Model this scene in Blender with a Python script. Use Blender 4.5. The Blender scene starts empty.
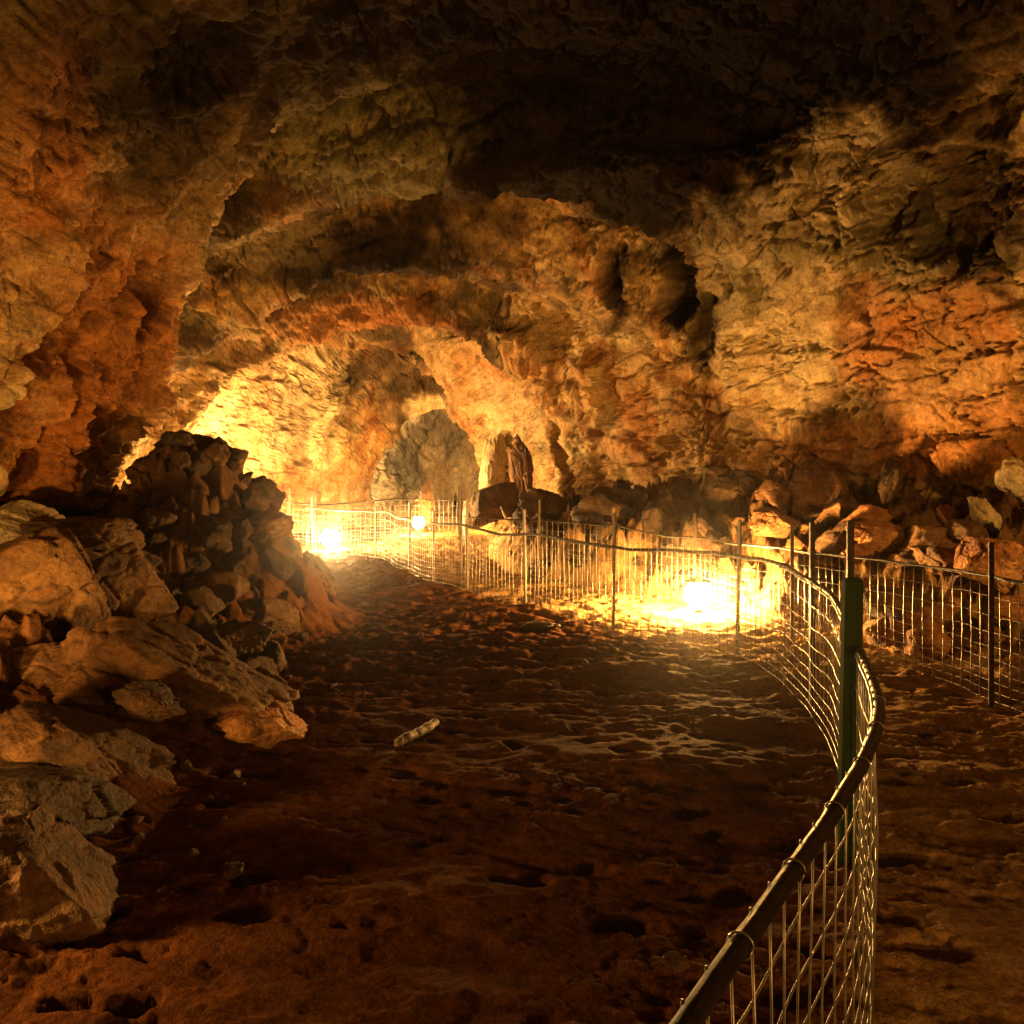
import bpy, math, random
import numpy as np
from mathutils import Vector, Euler

random.seed(7)
RNG = np.random.RandomState(11)
SC = bpy.context.scene
COL = SC.collection

# ------------------------------------------------------------------ camera model
F, HOR, EYE = 850.0, 475.0, 1.7          # focal length in pixels, horizon row, eye height


def gp(px, py):                            # point of the level floor seen at a pixel
    d = EYE * F / (py - HOR)
    return ((px - 512) / F * d, d)


def at(px, py, d):                         # point at a pixel and a depth
    return np.array([(px - 512) / F * d, d, EYE - (py - HOR) / F * d])


# ------------------------------------------------------------------ noise
_perm = RNG.permutation(256).astype(np.int32)
_perm = np.concatenate([_perm, _perm, _perm])
_g = RNG.normal(size=(256, 3))
_g = (_g / np.linalg.norm(_g, axis=1, keepdims=True)).astype(np.float32)


def perlin(p):
    p = np.asarray(p, np.float32).reshape(-1, 3)
    out = np.empty(len(p), np.float32)
    for a in range(0, len(p), 200000):
        q = p[a:a + 200000]
        i = np.floor(q).astype(np.int32)
        f = q - i
        i &= 255
        w = f * f * f * (f * (f * 6 - 15) + 10)
        r = 0
        for dx in (0, 1):
            wx = w[:, 0] if dx else 1 - w[:, 0]
            hx = _perm[i[:, 0] + dx]
            for dy in (0, 1):
                wy = w[:, 1] if dy else 1 - w[:, 1]
                hy = _perm[(hx + i[:, 1] + dy)]
                for dz in (0, 1):
                    wz = w[:, 2] if dz else 1 - w[:, 2]
                    g = _g[_perm[(hy + i[:, 2] + dz)]]
                    dot = g[:, 0] * (f[:, 0] - dx) + g[:, 1] * (f[:, 1] - dy) + g[:, 2] * (f[:, 2] - dz)
                    r = r + wx * wy * wz * dot
        out[a:a + 200000] = r * 1.6
    return out


def fbm(p, s, octv=4, gain=0.5, ridged=False, off=0.0):
    p = np.asarray(p, np.float32) * np.asarray(s, np.float32) + off
    t, amp, tot = 0, 1.0, 0.0
    for k in range(octv):
        n = perlin(p)
        if ridged:
            n = 1 - 2 * np.abs(n)
        t = t + amp * n
        tot += amp
        amp *= gain
        p = p * 2.03 + 17.3
    return t / tot


def worley(p, s, off=0.0, jit=0.95):
    """distance to first cell point, second minus first, and a value per cell"""
    p = np.asarray(p, np.float32).reshape(-1, 3) * np.asarray(s, np.float32) + off
    n = len(p)
    F1 = np.full(n, 9, np.float32); F2 = F1.copy(); ID = np.zeros(n, np.int32)
    rv = np.random.RandomState(5).rand(256, 3).astype(np.float32)
    for a in range(0, n, 200000):
        q = p[a:a + 200000]
        i = np.floor(q).astype(np.int32)
        f1 = np.full(len(q), 9, np.float32); f2 = f1.copy(); idd = np.zeros(len(q), np.int32)
        for dx in (-1, 0, 1):
            for dy in (-1, 0, 1):
                for dz in (-1, 0, 1):
                    c = i + np.array([dx, dy, dz], np.int32)
                    h = _perm[_perm[_perm[c[:, 0] & 255] + (c[:, 1] & 255)] + (c[:, 2] & 255)]
                    v = c + 0.5 + (rv[h] - 0.5) * jit - q
                    d = np.sqrt((v * v).sum(1))
                    m = d < f1
                    f2 = np.where(m, f1, np.minimum(f2, d))
                    idd = np.where(m, h, idd)
                    f1 = np.where(m, d, f1)
        F1[a:a + 200000] = f1; F2[a:a + 200000] = f2; ID[a:a + 200000] = idd
    return F1, F2 - F1, ID / 255.0


def smooth(a, b, x):
    t = np.clip((x - a) / (b - a), 0, 1)
    return t * t * (3 - 2 * t)


# ------------------------------------------------------------------ mesh helpers
def new_mesh(name, V, faces, mat=None, smooth_=True, attrs=None, parent=None):
    """V (n,3); faces (m,k) array with one polygon size, or a list of such arrays"""
    me = bpy.data.meshes.new(name)
    V = np.asarray(V, np.float32)
    if not isinstance(faces, list):
        faces = [faces]
    faces = [np.asarray(f, np.int32) for f in faces if len(f)]
    loops = np.concatenate([f.ravel() for f in faces])
    cnt = np.concatenate([np.full(len(f), f.shape[1], np.int32) for f in faces])
    start = np.concatenate([[0], np.cumsum(cnt)[:-1]]).astype(np.int32)
    me.vertices.add(len(V)); me.vertices.foreach_set('co', V.ravel())
    me.loops.add(len(loops)); me.loops.foreach_set('vertex_index', loops)
    me.polygons.add(len(cnt)); me.polygons.foreach_set('loop_start', start)
    me.polygons.foreach_set('loop_total', cnt)
    me.polygons.foreach_set('use_smooth', np.full(len(cnt), smooth_, bool))
    me.update(calc_edges=True)
    if attrs:
        for k, v in attrs.items():
            at_ = me.attributes.new(k, 'FLOAT_COLOR', 'POINT')
            c = np.ones((len(V), 4), np.float32); c[:, :3] = v
            at_.data.foreach_set('color', c.ravel())
    if mat:
        me.materials.append(mat)
    o = bpy.data.objects.new(name, me)
    COL.objects.link(o)
    if parent is not None:
        o.parent = parent
    return o


def grid_faces(nu, nv):
    i = np.arange(nu - 1)[:, None] * nv + np.arange(nv - 1)[None]
    return np.stack([i, i + 1, i + nv + 1, i + nv], -1).reshape(-1, 4)


def grid_normals(P):
    du = np.gradient(P, axis=0); dv = np.gradient(P, axis=1)
    n = np.cross(du, dv)
    return n / (np.linalg.norm(n, axis=2, keepdims=True) + 1e-9)


def tag(o, label=None, cat=None, group=None, kind=None):
    if label: o['label'] = label
    if cat: o['category'] = cat
    if group: o['group'] = group
    if kind: o['kind'] = kind
    return o


def empty(name, loc=(0, 0, 0), rz=0.0):
    o = bpy.data.objects.new(name, None)
    o.location = loc; o.rotation_euler.z = rz
    o.empty_display_size = 0.2
    COL.objects.link(o)
    return o


class MB:
    """collects tubes, boxes and turned shapes into one mesh"""
    def __init__(s): s.V = []; s.Q = []; s.T = []; s.n = 0

    def add(s, V, Q=(), T=()):
        s.V.append(np.asarray(V, float))
        if len(Q): s.Q.append(np.asarray(Q, int) + s.n)
        if len(T): s.T.append(np.asarray(T, int) + s.n)
        s.n += len(V)

    def tube(s, pts, r, k=6, cap=True):
        pts = np.asarray(pts, float); n = len(pts)
        r = np.broadcast_to(np.asarray(r, float), (n,))
        t = np.gradient(pts, axis=0)
        t /= np.linalg.norm(t, axis=1, keepdims=True) + 1e-12
        up = np.array([0, 0, 1.0])
        if abs(t[0] @ up) > 0.9: up = np.array([1.0, 0, 0])
        a = np.cross(t, up); a /= np.linalg.norm(a, axis=1, keepdims=True) + 1e-12
        b = np.cross(a, t)
        th = np.arange(k) / k * 2 * np.pi
        V = pts[:, None] + r[:, None, None] * (np.cos(th)[None, :, None] * a[:, None] + np.sin(th)[None, :, None] * b[:, None])
        i = np.arange(n - 1)[:, None] * k; j = np.arange(k)[None]; j2 = (j + 1) % k
        Q = np.stack([i + j, i + j2, i + k + j2, i + k + j], -1).reshape(-1, 4)
        V = V.reshape(-1, 3); T = []
        if cap:
            V = np.vstack([V, pts[0], pts[-1]]); c0, c1 = n * k, n * k + 1
            for q in range(k):
                T.append((c0, (q + 1) % k, q)); T.append((c1, (n - 1) * k + q, (n - 1) * k + (q + 1) % k))
        s.add(V, Q, T)

    def lathe(s, prof, c, k=24):
        prof = np.asarray(prof, float); n = len(prof)
        th = np.arange(k) / k * 2 * np.pi
        V = np.stack([prof[:, None, 0] * np.cos(th), prof[:, None, 0] * np.sin(th),
                      np.broadcast_to(prof[:, None, 1], (n, k))], -1) + np.asarray(c)
        i = np.arange(n - 1)[:, None] * k; j = np.arange(k)[None]; j2 = (j + 1) % k
        Q = np.stack([i + j, i + j2, i + k + j2, i + k + j], -1).reshape(-1, 4)
        s.add(V.reshape(-1, 3), Q)

    def build(s, name, mat, parent=None, smooth_=True):
        V = np.vstack(s.V)
        fs = []
        if s.Q: fs.append(np.vstack(s.Q))
        if s.T: fs.append(np.vstack(s.T))
        return new_mesh(name, V, fs, mat, smooth_, None, parent)


# ------------------------------------------------------------------ materials
def nodes_of(name):
    m = bpy.data.materials.new(name); m.use_nodes = True
    nt = m.node_tree
    return m, nt, nt.nodes['Principled BSDF']


def N(nt, typ, **kw):
    n = nt.nodes.new(typ)
    for k, v in kw.items():
        if k.startswith('i_'):
            n.inputs[k[2:].replace('_', ' ')].default_value = v
        else:
            setattr(n, k, v)
    return n


def ramp(nt, fac, stops):
    r = nt.nodes.new('ShaderNodeValToRGB')
    e = r.color_ramp.elements
    while len(e) < len(stops): e.new(0.5)
    for q, (p, c) in enumerate(stops):
        e[q].position = p; e[q].color = (*c, 1) if len(c) == 3 else c
    nt.links.new(fac, r.inputs[0])
    return r


def mix(nt, a, b, fac, mode='MIX'):
    m = nt.nodes.new('ShaderNodeMix'); m.data_type = 'RGBA'; m.blend_type = mode
    for s_, v in ((m.inputs[6], a), (m.inputs[7], b), (m.inputs[0], fac)):
        if hasattr(v, 'is_output'): nt.links.new(v, s_)
        elif isinstance(v, (int, float)): s_.default_value = v
        else: s_.default_value = (*v, 1)
    return m.outputs[2]


def rock_material(name, attr=None, colours=None, scale=1.0, bump=0.6, rough=0.75, coord='obj', spec=0.35):
    m, nt, b = nodes_of(name)
    if coord == 'obj':
        co = N(nt, 'ShaderNodeTexCoord').outputs['Object']
    else:
        co = N(nt, 'ShaderNodeNewGeometry').outputs['Position']

    def noise(s_, det=8, rg=0.6, dist=0.0):
        n = N(nt, 'ShaderNodeTexNoise'); n.inputs['Scale'].default_value = s_ * scale
        n.inputs['Detail'].default_value = det; n.inputs['Roughness'].default_value = rg
        n.inputs['Distortion'].default_value = dist
        nt.links.new(co, n.inputs['Vector'])
        return n.outputs['Fac']
    if attr:
        a = N(nt, 'ShaderNodeAttribute'); a.attribute_name = attr
        base = a.outputs['Color']
    else:
        oi = N(nt, 'ShaderNodeObjectInfo')
        n0 = noise(1.3, 5)
        r0 = ramp(nt, n0, [(0.3, colours[0]), (0.5, colours[1]), (0.68, colours[2])])
        hv = N(nt, 'ShaderNodeHueSaturation')
        mr = N(nt, 'ShaderNodeMapRange'); nt.links.new(oi.outputs['Random'], mr.inputs[0])
        mr.inputs[3].default_value = 0.6; mr.inputs[4].default_value = 1.25
        nt.links.new(mr.outputs[0], hv.inputs['Value']); nt.links.new(r0.outputs[0], hv.inputs['Color'])
        base = hv.outputs[0]
    # mottling, mineral flecks and thin dark seams
    mot = ramp(nt, noise(3.1, 7, 0.72), [(0.30, (0.5, 0.48, 0.46)), (0.5, (1.0, 1.0, 1.0)), (0.70, (1.4, 1.36, 1.28))])
    c1 = mix(nt, base, mot.outputs[0], 1.0, 'MULTIPLY')
    fl = ramp(nt, noise(21.0, 4, 0.7), [(0.33, (0.55, 0.52, 0.48)), (0.5, (1, 1, 1)), (0.7, (1.35, 1.32, 1.25))])
    c2 = mix(nt, c1, fl.outputs[0], 0.8, 'MULTIPLY')
    sv = noise(2.2, 5, 0.62, 0.6)
    sm = N(nt, 'ShaderNodeMath', operation='SUBTRACT'); nt.links.new(sv, sm.inputs[0]); sm.inputs[1].default_value = 0.5
    sa = N(nt, 'ShaderNodeMath', operation='ABSOLUTE'); nt.links.new(sm.outputs[0], sa.inputs[0])
    seam = ramp(nt, sa.outputs[0], [(0.0, (0.35, 0.33, 0.3)), (0.012, (1, 1, 1))])
    c3 = mix(nt, c2, seam.outputs[0], 0.55, 'MULTIPLY')
    nt.links.new(c3, b.inputs['Base Color'])
    b.inputs['Roughness'].default_value = rough
    b.inputs['Specular IOR Level'].default_value = spec
    # relief
    vor = N(nt, 'ShaderNodeTexVoronoi', feature='DISTANCE_TO_EDGE'); vor.inputs['Scale'].default_value = 4.5 * scale
    wn = N(nt, 'ShaderNodeTexNoise'); wn.inputs['Scale'].default_value = 3 * scale; nt.links.new(co, wn.inputs['Vector'])
    va = N(nt, 'ShaderNodeVectorMath', operation='MULTIPLY_ADD')
    nt.links.new(wn.outputs['Color'], va.inputs[0]); va.inputs[1].default_value = (0.35, 0.35, 0.35); nt.links.new(co, va.inputs[2])
    nt.links.new(va.outputs[0], vor.inputs['Vector'])
    vr = ramp(nt, vor.outputs['Distance'], [(0.0, (0, 0, 0)), (0.10, (1, 1, 1))])
    h1 = noise(9.0, 6, 0.72)
    h2 = noise(38.0, 3, 0.7)
    ma = N(nt, 'ShaderNodeMath', operation='MULTIPLY_ADD'); nt.links.new(h2, ma.inputs[0]); ma.inputs[1].default_value = 0.3
    nt.links.new(h1, ma.inputs[2])
    mb = N(nt, 'ShaderNodeMath', operation='MULTIPLY_ADD'); nt.links.new(vr.outputs[0], mb.inputs[0]); mb.inputs[1].default_value = 0.035
    nt.links.new(ma.outputs[0], mb.inputs[2])
    bp = N(nt, 'ShaderNodeBump'); bp.inputs['Strength'].default_value = bump; bp.inputs['Distance'].default_value = 0.09 / scale
    nt.links.new(mb.outputs[0], bp.inputs['Height'])
    nt.links.new(bp.outputs[0], b.inputs['Normal'])
    return m


def simple(name, c1, c2, rough=0.5, metal=0.0, s=12.0, bump=0.2, stretch=(1, 1, 1), spec=0.25):
    m, nt, b = nodes_of(name)
    co = N(nt, 'ShaderNodeTexCoord').outputs['Object']
    mp = N(nt, 'ShaderNodeMapping'); mp.inputs['Scale'].default_value = stretch; nt.links.new(co, mp.inputs[0])
    n = N(nt, 'ShaderNodeTexNoise'); n.inputs['Scale'].default_value = s; n.inputs['Detail'].default_value = 8
    n.inputs['Roughness'].default_value = 0.65; nt.links.new(mp.outputs[0], n.inputs['Vector'])
    r = ramp(nt, n.outputs['Fac'], [(0.35, c1), (0.65, c2)])
    nt.links.new(r.outputs[0], b.inputs['Base Color'])
    b.inputs['Roughness'].default_value = rough; b.inputs['Metallic'].default_value = metal
    b.inputs['Specular IOR Level'].default_value = spec
    bp = N(nt, 'ShaderNodeBump'); bp.inputs['Strength'].default_value = bump; bp.inputs['Distance'].default_value = 0.01
    nt.links.new(n.outputs['Fac'], bp.inputs['Height']); nt.links.new(bp.outputs[0], b.inputs['Normal'])
    return m


def emitter(name, col, strength):
    m, nt, b = nodes_of(name)
    b.inputs['Base Color'].default_value = (0.9, 0.85, 0.75, 1)
    b.inputs['Emission Color'].default_value = (*col, 1)
    b.inputs['Emission Strength'].default_value = strength
    return m


WARM = (1.0, 0.48, 0.10)
M_CAVE = rock_material('cave_rock', attr='rock_tint', bump=0.75, coord='pos', rough=0.9, spec=0.06)
M_FLOOR = rock_material('cave_mud', attr='rock_tint', bump=0.5, rough=0.85, coord='pos', scale=1.8, spec=0.015)
M_RUB = rock_material('lava_boulder', colours=[(0.05, 0.024, 0.011), (0.13, 0.062, 0.024), (0.21, 0.115, 0.046)], bump=0.6)
M_DARK = rock_material('dark_lava', colours=[(0.025, 0.015, 0.009), (0.065, 0.036, 0.017), (0.13, 0.068, 0.03)], bump=0.6)
M_RUST = rock_material('rusty_boulder', colours=[(0.16, 0.055, 0.02), (0.32, 0.13, 0.045), (0.42, 0.24, 0.10)], bump=0.6)
M_PALE = rock_material('pale_boulder', colours=[(0.30, 0.2, 0.10), (0.5, 0.39, 0.22), (0.6, 0.5, 0.32)], bump=0.6)
M_WIRE = simple('galvanised_wire', (0.20, 0.18, 0.15), (0.36, 0.33, 0.29), 0.38, 0.6, 30)
M_RAIL = simple('weathered_rail', (0.006, 0.004, 0.003), (0.016, 0.011, 0.008), 0.5, 0.2, 18, 0.35)
M_POST = simple('steel_post', (0.03, 0.022, 0.015), (0.11, 0.08, 0.05), 0.5, 0.3, 25, 0.3)
M_GREEN = simple('green_painted_post', (0.012, 0.032, 0.005), (0.028, 0.055, 0.010), 0.7, 0.0, 14, 0.3, (1, 1, 0.2), 0.06)
M_WOOD = simple('bare_stick', (0.35, 0.25, 0.14), (0.55, 0.42, 0.26), 0.6, 0.0, 20, 0.3, (1, 1, 0.15))
M_LAMPMETAL = simple('lamp_metal', (0.05, 0.04, 0.03), (0.10, 0.08, 0.06), 0.5, 0.6, 30)

# ------------------------------------------------------------------ ground heights
def I(y, *kv):
    ks, vs = zip(*kv)
    return np.interp(y, ks, vs)


def left_edge(y): return I(y, (-5, -1.6), (2.4, -1.55), (3.2, -1.65), (4.4, -1.75), (5.4, -1.65), (7, -2.0), (8.8, -2.4), (9.7, -2.6), (10.4, -2.9), (11.2, -3.6), (13, -4.6), (16, -5.6), (45, -6.0))
def right_edge(y): return I(y, (-5, 4.6), (5, 4.5), (6.5, 4.25), (8, 3.75), (10, 3.15), (11.4, 2.6), (12.6, 1.5), (13.8, 0.4), (15, -0.1), (18, -0.5), (22, -0.6), (28, -1.2), (45, -1))


def slope(x, y):
    l = np.maximum(left_edge(y) - x, 0)
    ls0 = I(y, (0, 0.22), (4, 0.30), (6, 0.45), (7, 0.62), (8, 1.05), (9, 1.7), (9.7, 2.3), (10.6, 2.0), (11.6, 0.5), (15, 0.25), (45, 0.15))
    lh = I(y, (0, 0.9), (5, 1.0), (7, 1.35), (8.4, 1.9), (9.6, 2.5), (10.4, 2.4), (11.6, .9), (13, .4), (45, 0.4))
    ls = I(y, (0, 0.22), (4, 0.30), (6, 0.45), (8, 0.62), (10, 0.6), (11.6, 0.4), (13, 0.25), (45, 0.15))
    lh = I(y, (0, 0.9), (5, 1.0), (7, 1.25), (10, 1.3), (11.4, .8), (13, .4), (45, 0.4))
    zl = lh * (1 - np.exp(-l * ls / lh))
    cone = 2.35 - 1.38 * np.hypot((x + 3.72) * 1.0, np.where(y > 10.0, 1.5, 0.62) * (y - 10.0))
    cone = 1.95 - 0.12 * np.log1p(np.exp(np.clip((1.95 - cone) / 0.12, -30, 30)))
    k_ = 0.15
    zl = zl + k_ * np.log1p(np.exp(np.clip((cone - zl) / k_, -30, 30)))
    r = np.maximum(x - right_edge(y), 0)
    rs = I(y, (0, 0.5), (7, 0.75), (10, 1.0), (13, 1.2), (18, 0.9), (45, 0.4))
    rh = I(y, (0, 1.6), (8, 1.5), (11, 1.6), (14, 1.45), (18, 1.3), (24, 1.2), (45, 0.6))
    zr = rh * (1 - np.exp(-r * rs / rh))
    return zl + zr


def ground(x, y, fine=True):
    x = np.asarray(x, np.float32); y = np.asarray(y, np.float32)
    sh = x.shape; x = x.ravel(); y = y.ravel()
    p = np.stack([x, y, np.zeros_like(x)], 1)
    z = slope(x, y)
    rough = np.clip(z / 0.5, 0, 1)
    crumb = smooth(-0.22, 0.30, fbm(p, (0.75, 1.0, 1), 3, off=44.0)) * 0.85 + 0.15
    crumb = np.maximum(crumb, smooth(5.0, 7.5, y))
    path = I(y, (0, 1), (45, 1)) * smooth(0.2, 0.7, x - (2.1 - 0.02 * y)) * (y < 9)      # worn way between the fences
    z = z + 0.05 * fbm(p, (0.45, 0.45, 1), 3)
    # broken crust: flat plates with low ragged lips
    wq = p + 0.16 * np.stack([fbm(p, (2.6, 2.6, 1), 4, 0.6, off=o_) for o_ in (13., 23., 33.)], 1)
    t = fbm(wq, (0.55, 0.95, 1), 4, 0.5, off=4.2) * 4.2
    ft = t - np.floor(t)
    lip = np.floor(t) + smooth(0.72, 1.0, ft)
    z = z + (0.013 * lip) * (1 - rough) * (1 - 0.6 * path)
    z = z + (0.038 + 0.022 * smooth(5, 8, y)) * fbm(p, (1.2, 2.2, 1), 4, 0.55, off=9.1) * (1 - 0.4 * path) * (1 - rough)
    z = z + (0.034 + 0.04 * smooth(5.5, 8, y)) * fbm(p, (3.2, 4.2, 1), 4, 0.6, off=19.1) * (1 - rough) * crumb
    # hollows trodden in the mud
    f1, e, idv = worley(p, (2.6, 4.2, 1), off=(3.3, 1.7, 0.5), jit=0.8)
    z = z - 0.062 * (idv > 0.60) * smooth(0.40, 0.20, f1 + 0.30 * fbm(p, (5, 8, 1), 4, 0.6)) * (1 - rough)
    f1, e, idv = worley(p, (4.2, 7.0, 1), off=(8.3, 5.7, 0.5), jit=0.9)
    z = z - 0.040 * crumb * (idv > 0.45) * smooth(0.40, 0.12, f1 + 0.15 * fbm(p, (9, 12, 1), 2)) * (1 - rough)
    f1, e, idv = worley(p + 0.2 * np.stack([fbm(p, 2.0, 2, off=o_) for o_ in (3., 7., 9.)], 1), (2.6, 2.6, 1))
    z = z + rough * 0.42 * (idv - 0.5) * smooth(0, 0.12, e)
    f1, e, idv = worley(p, (6.5, 6.5, 1), off=3.0)
    z = z + rough * 0.18 * (idv - 0.4) * smooth(0, 0.2, e)
    z = z + rough * (0.28 * fbm(p, (1.1, 1.1, 1), 4, 0.55, off=2.0) + 0.10 * fbm(p, (3, 3, 1), 3, 0.6, True))
    if fine:
        z = z + crumb * (0.020 * fbm(p, (8, 11, 1), 4, 0.65) + 0.007 * fbm(p, (26, 30, 1), 3, 0.6, True))
        # grit and pebbles pressed into the surface
        f1, e, idv = worley(p, (14, 14, 1), off=(1.3, 2.7, 0.5))
        cl = smooth(-0.2, 0.4, fbm(p, (1.1, 1.6, 1), 3, off=31.0))
        z = z + 0.034 * (idv > 0.5) * cl * np.sqrt(np.clip(0.10 - f1 * f1, 0, 1))
        f1, e, idv = worley(p, (27, 27, 1), off=(4.3, 7.7, 0.5))
        z = z + 0.017 * (idv > 0.55) * np.sqrt(cl) * np.sqrt(np.clip(0.12 - f1 * f1, 0, 1))
    return z.reshape(sh)


def build_floor():
    ys = [-7.0]
    while ys[-1] < 43:
        y = ys[-1]
        ys.append(y + (0.2 if y < 2.0 else min(0.0042 * y, 0.09)))
    ys = np.array(ys)
    nx = 820
    # columns fan out with distance, so near and far cells look alike in size
    half = np.interp(ys, [-7, 2, 6, 12, 20, 43], [8, 3.2, 6.5, 8.5, 8.5, 8.5])
    u = np.linspace(-1, 1, nx)
    X = half[:, None] * u[None]
    Y = np.broadcast_to(ys[:, None], X.shape)
    Z = ground(X, Y)
    P = np.stack([X, Y, Z], -1).reshape(-1, 3)
    q = P.copy(); q[:, 2] = 0
    a = fbm(q, (0.5, 0.7, 1), 5, 0.6, off=3)
    c = np.array([0.115, 0.046, 0.018])[None] * (1 + 0.5 * a[:, None])
    s = smooth(0.15, 0.9, slope(X.ravel(), Y.ravel()))[:, None]
    c = c * (1 - s) + s * np.array([0.11, 0.062, 0.03])[None] * (1 + 0.8 * fbm(q, (1.2, 1.2, 1), 4, 0.6, off=7)[:, None])
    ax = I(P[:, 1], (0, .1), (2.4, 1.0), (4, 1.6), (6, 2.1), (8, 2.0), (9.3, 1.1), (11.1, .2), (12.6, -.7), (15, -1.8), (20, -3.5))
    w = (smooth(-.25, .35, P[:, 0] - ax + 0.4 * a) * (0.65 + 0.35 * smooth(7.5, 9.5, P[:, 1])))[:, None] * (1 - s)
    c = c * (1 - w) + w * np.array([0.42, 0.26, 0.12])[None] * (1 + 0.4 * a[:, None])  # pale path, made paler near the lamp to strengthen its bright pool
    o = new_mesh('cave_floor', P, grid_faces(len(ys), nx)[:, ::-1], M_FLOOR, True, {'rock_tint': np.clip(c, 0.01, 0.9)})
    tag(o, 'uneven reddish brown mud and lava floor of the cave', None, kind='structure')


# ------------------------------------------------------------------ the lava tube
def gsm(a, y, sig):
    k = np.exp(-0.5 * ((y[:, None] - y[None]) / sig) ** 2)
    w = np.gradient(y)[None]
    k = k * w
    return (k @ a) / k.sum(1)


def build_cave():
    ys = [-8.0]
    while ys[-1] < 41.5:
        y = ys[-1]
        ys.append(y + (0.14 if y < 6.5 else min(0.0033 * y, 0.085)))
    ys = np.array(ys); nv = 1050
    def profile(ys):
        Lx = I(ys, (-8, -0.6), (-7.4, -3), (-6, -4.6), (6, -5.1), (8, -5.2), (9.2, -5.1), (10.5, -5.0), (10.8, -5.2), (11.2, -7.4), (14.6, -7.6), (15.0, -7.2), (15.6, -7.8), (17.6, -7.9), (18.0, -7.5), (18.4, -7.5), (18.9, -8.2), (20.5, -7.5), (22, -6.5), (24, -5.8), (26.5, -5.2), (27.8, -4.75), (28.3, -4.8), (29.0, -6.2), (31.5, -6.6), (34.5, -5.6), (36.4, -3.9), (37, -2.6))
        Rx = I(ys, (-8, 0.6), (-7.4, 3), (-6, 5.5), (5, 7.2), (8, 6.9), (9.6, 6.3), (12, 5.2), (15, 3.6), (17.8, 1.7), (18.2, 1.6), (18.8, 2.4), (20.5, 1.3), (22.5, 0.1), (23.7, -0.15), (24.1, -0.2), (24.6, 1.2), (27.0, 0.9), (27.9, -0.5), (28.4, -0.45), (29.2, 0.8), (31.5, 1.2), (34.5, 0.2), (36.4, -1.4), (37, -2.4))
        Cz = I(ys, (-8, 0.6), (-7.4, 4), (-6, 6.6), (6, 7.2), (9, 7.2), (11.5, 7.1), (12.1, 6.1), (12.6, 6.1), (14.4, 6.7), (15.0, 5.4), (15.4, 5.4), (17.3, 6.3), (17.9, 4.85), (18.3, 4.85), (19.2, 6.4), (21, 6.2), (22.5, 5.7), (23.8, 5.3), (24.2, 5.35), (24.8, 6.3), (26, 5.7), (27.4, 4.2), (27.9, 3.8), (28.4, 3.85), (29.2, 5.2), (31.5, 5.6), (34.5, 4.6), (36.4, 2.6), (37, 1.8))
        return gsm(Lx, ys, 0.10), gsm(Rx, ys, 0.25), gsm(Cz, ys, 0.16)
    yd = np.linspace(-8, 37, 2400)
    pr = profile(yd)
    # more rows where the section changes quickly, so the faces across the tube stay fine
    wgt = np.sqrt(1 + 0.6 * sum(np.gradient(a_, yd) ** 2 for a_ in pr)) / np.where(yd < 6.5, 42.0, np.maximum(yd, 6.5))
    cum = np.concatenate([[0], np.cumsum(0.5 * (wgt[1:] + wgt[:-1]) * np.diff(yd))])
    ys = np.interp(np.linspace(0, cum[-1], 900), cum, yd); nu = len(ys)
    for_s = lambda a, s: gsm(a, ys, s)
    Lx, Rx, Cz = (np.interp(ys, yd, a_) for a_ in pr)
    cx = 0.46 * Lx + 0.54 * Rx
    cw = I(ys, (-8, 0), (15, 0), (19, .6), (22, 1), (24.1, 1), (24.7, 0.3), (28, 0.2), (30, 0), (42, 0))
    cx = cx * (1 - cw) + cw * I(ys, (15, -2.0), (19, -2.9), (22, -3.7), (24.1, -4.0), (28, -2.8))
    cx = for_s(cx, 0.35)
    cx = np.clip(cx, Lx + 0.15, Rx - 0.15)
    th = np.linspace(np.pi, 0, 1600)
    nl, nr, zb = 2.35, 3.4, -0.9
    nrr = I(ys, (-8, 2.6), (8, 3.6), (16, 3.0), (20, 2.1), (23.8, 1.55), (24.2, 1.55), (24.8, 2.2), (41, 2.2))[:, None]
    c, s = np.cos(th)[None], np.sin(th)[None]
    n = np.where(c < 0, nl, nrr)
    sx = np.sign(c) * np.abs(c) ** (2 / n); sz = np.clip(s, 0, 1) ** (2 / n)
    X = cx[:, None] + np.where(c < 0, (cx - Lx)[:, None] * sx, (Rx - cx)[:, None] * sx)
    Z = zb + (Cz - zb)[:, None] * sz
    # even spacing along each profile
    seg = np.hypot(np.diff(X, axis=1), np.diff(Z, axis=1))
    arc = np.concatenate([np.zeros((nu, 1)), np.cumsum(seg, 1)], 1)
    P = np.empty((nu, nv, 3))
    for i in range(nu):
        t = np.linspace(0, arc[i, -1], nv)
        P[i, :, 0] = np.interp(t, arc[i], X[i]); P[i, :, 2] = np.interp(t, arc[i], Z[i])
        P[i, :, 1] = ys[i]
    for e_ in (0, -1):                                     # close both ends
        P[e_, :, 0] = cx[e_]; P[e_, :, 2] = 0.5 * P[e_, :, 2].max()
    # let the rings lean and wander so that no edge is a straight cut
    q = P.reshape(-1, 3)
    fade = smooth(-8, -5, q[:, 1]) * smooth(37, 34.5, q[:, 1])
    q[:, 1] += fade * (0.75 * fbm(q, (0.28, 0.10, 0.28), 3, off=5.5) * smooth(10, 13, q[:, 1]) * 1.3 + 0.22 * fbm(q, (0.9, 0.2, 0.9), 3, off=1.5))
    P = q.reshape(nu, nv, 3)
    nrm = grid_normals(P)
    ctr = np.stack([cx, ys, np.full(nu, 2.2)], 1)[:, None]
    if ((ctr - P) * nrm).sum() < 0: nrm = -nrm          # inward
    P0 = P.reshape(-1, 3).copy(); n0 = nrm.reshape(-1, 3)
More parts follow.
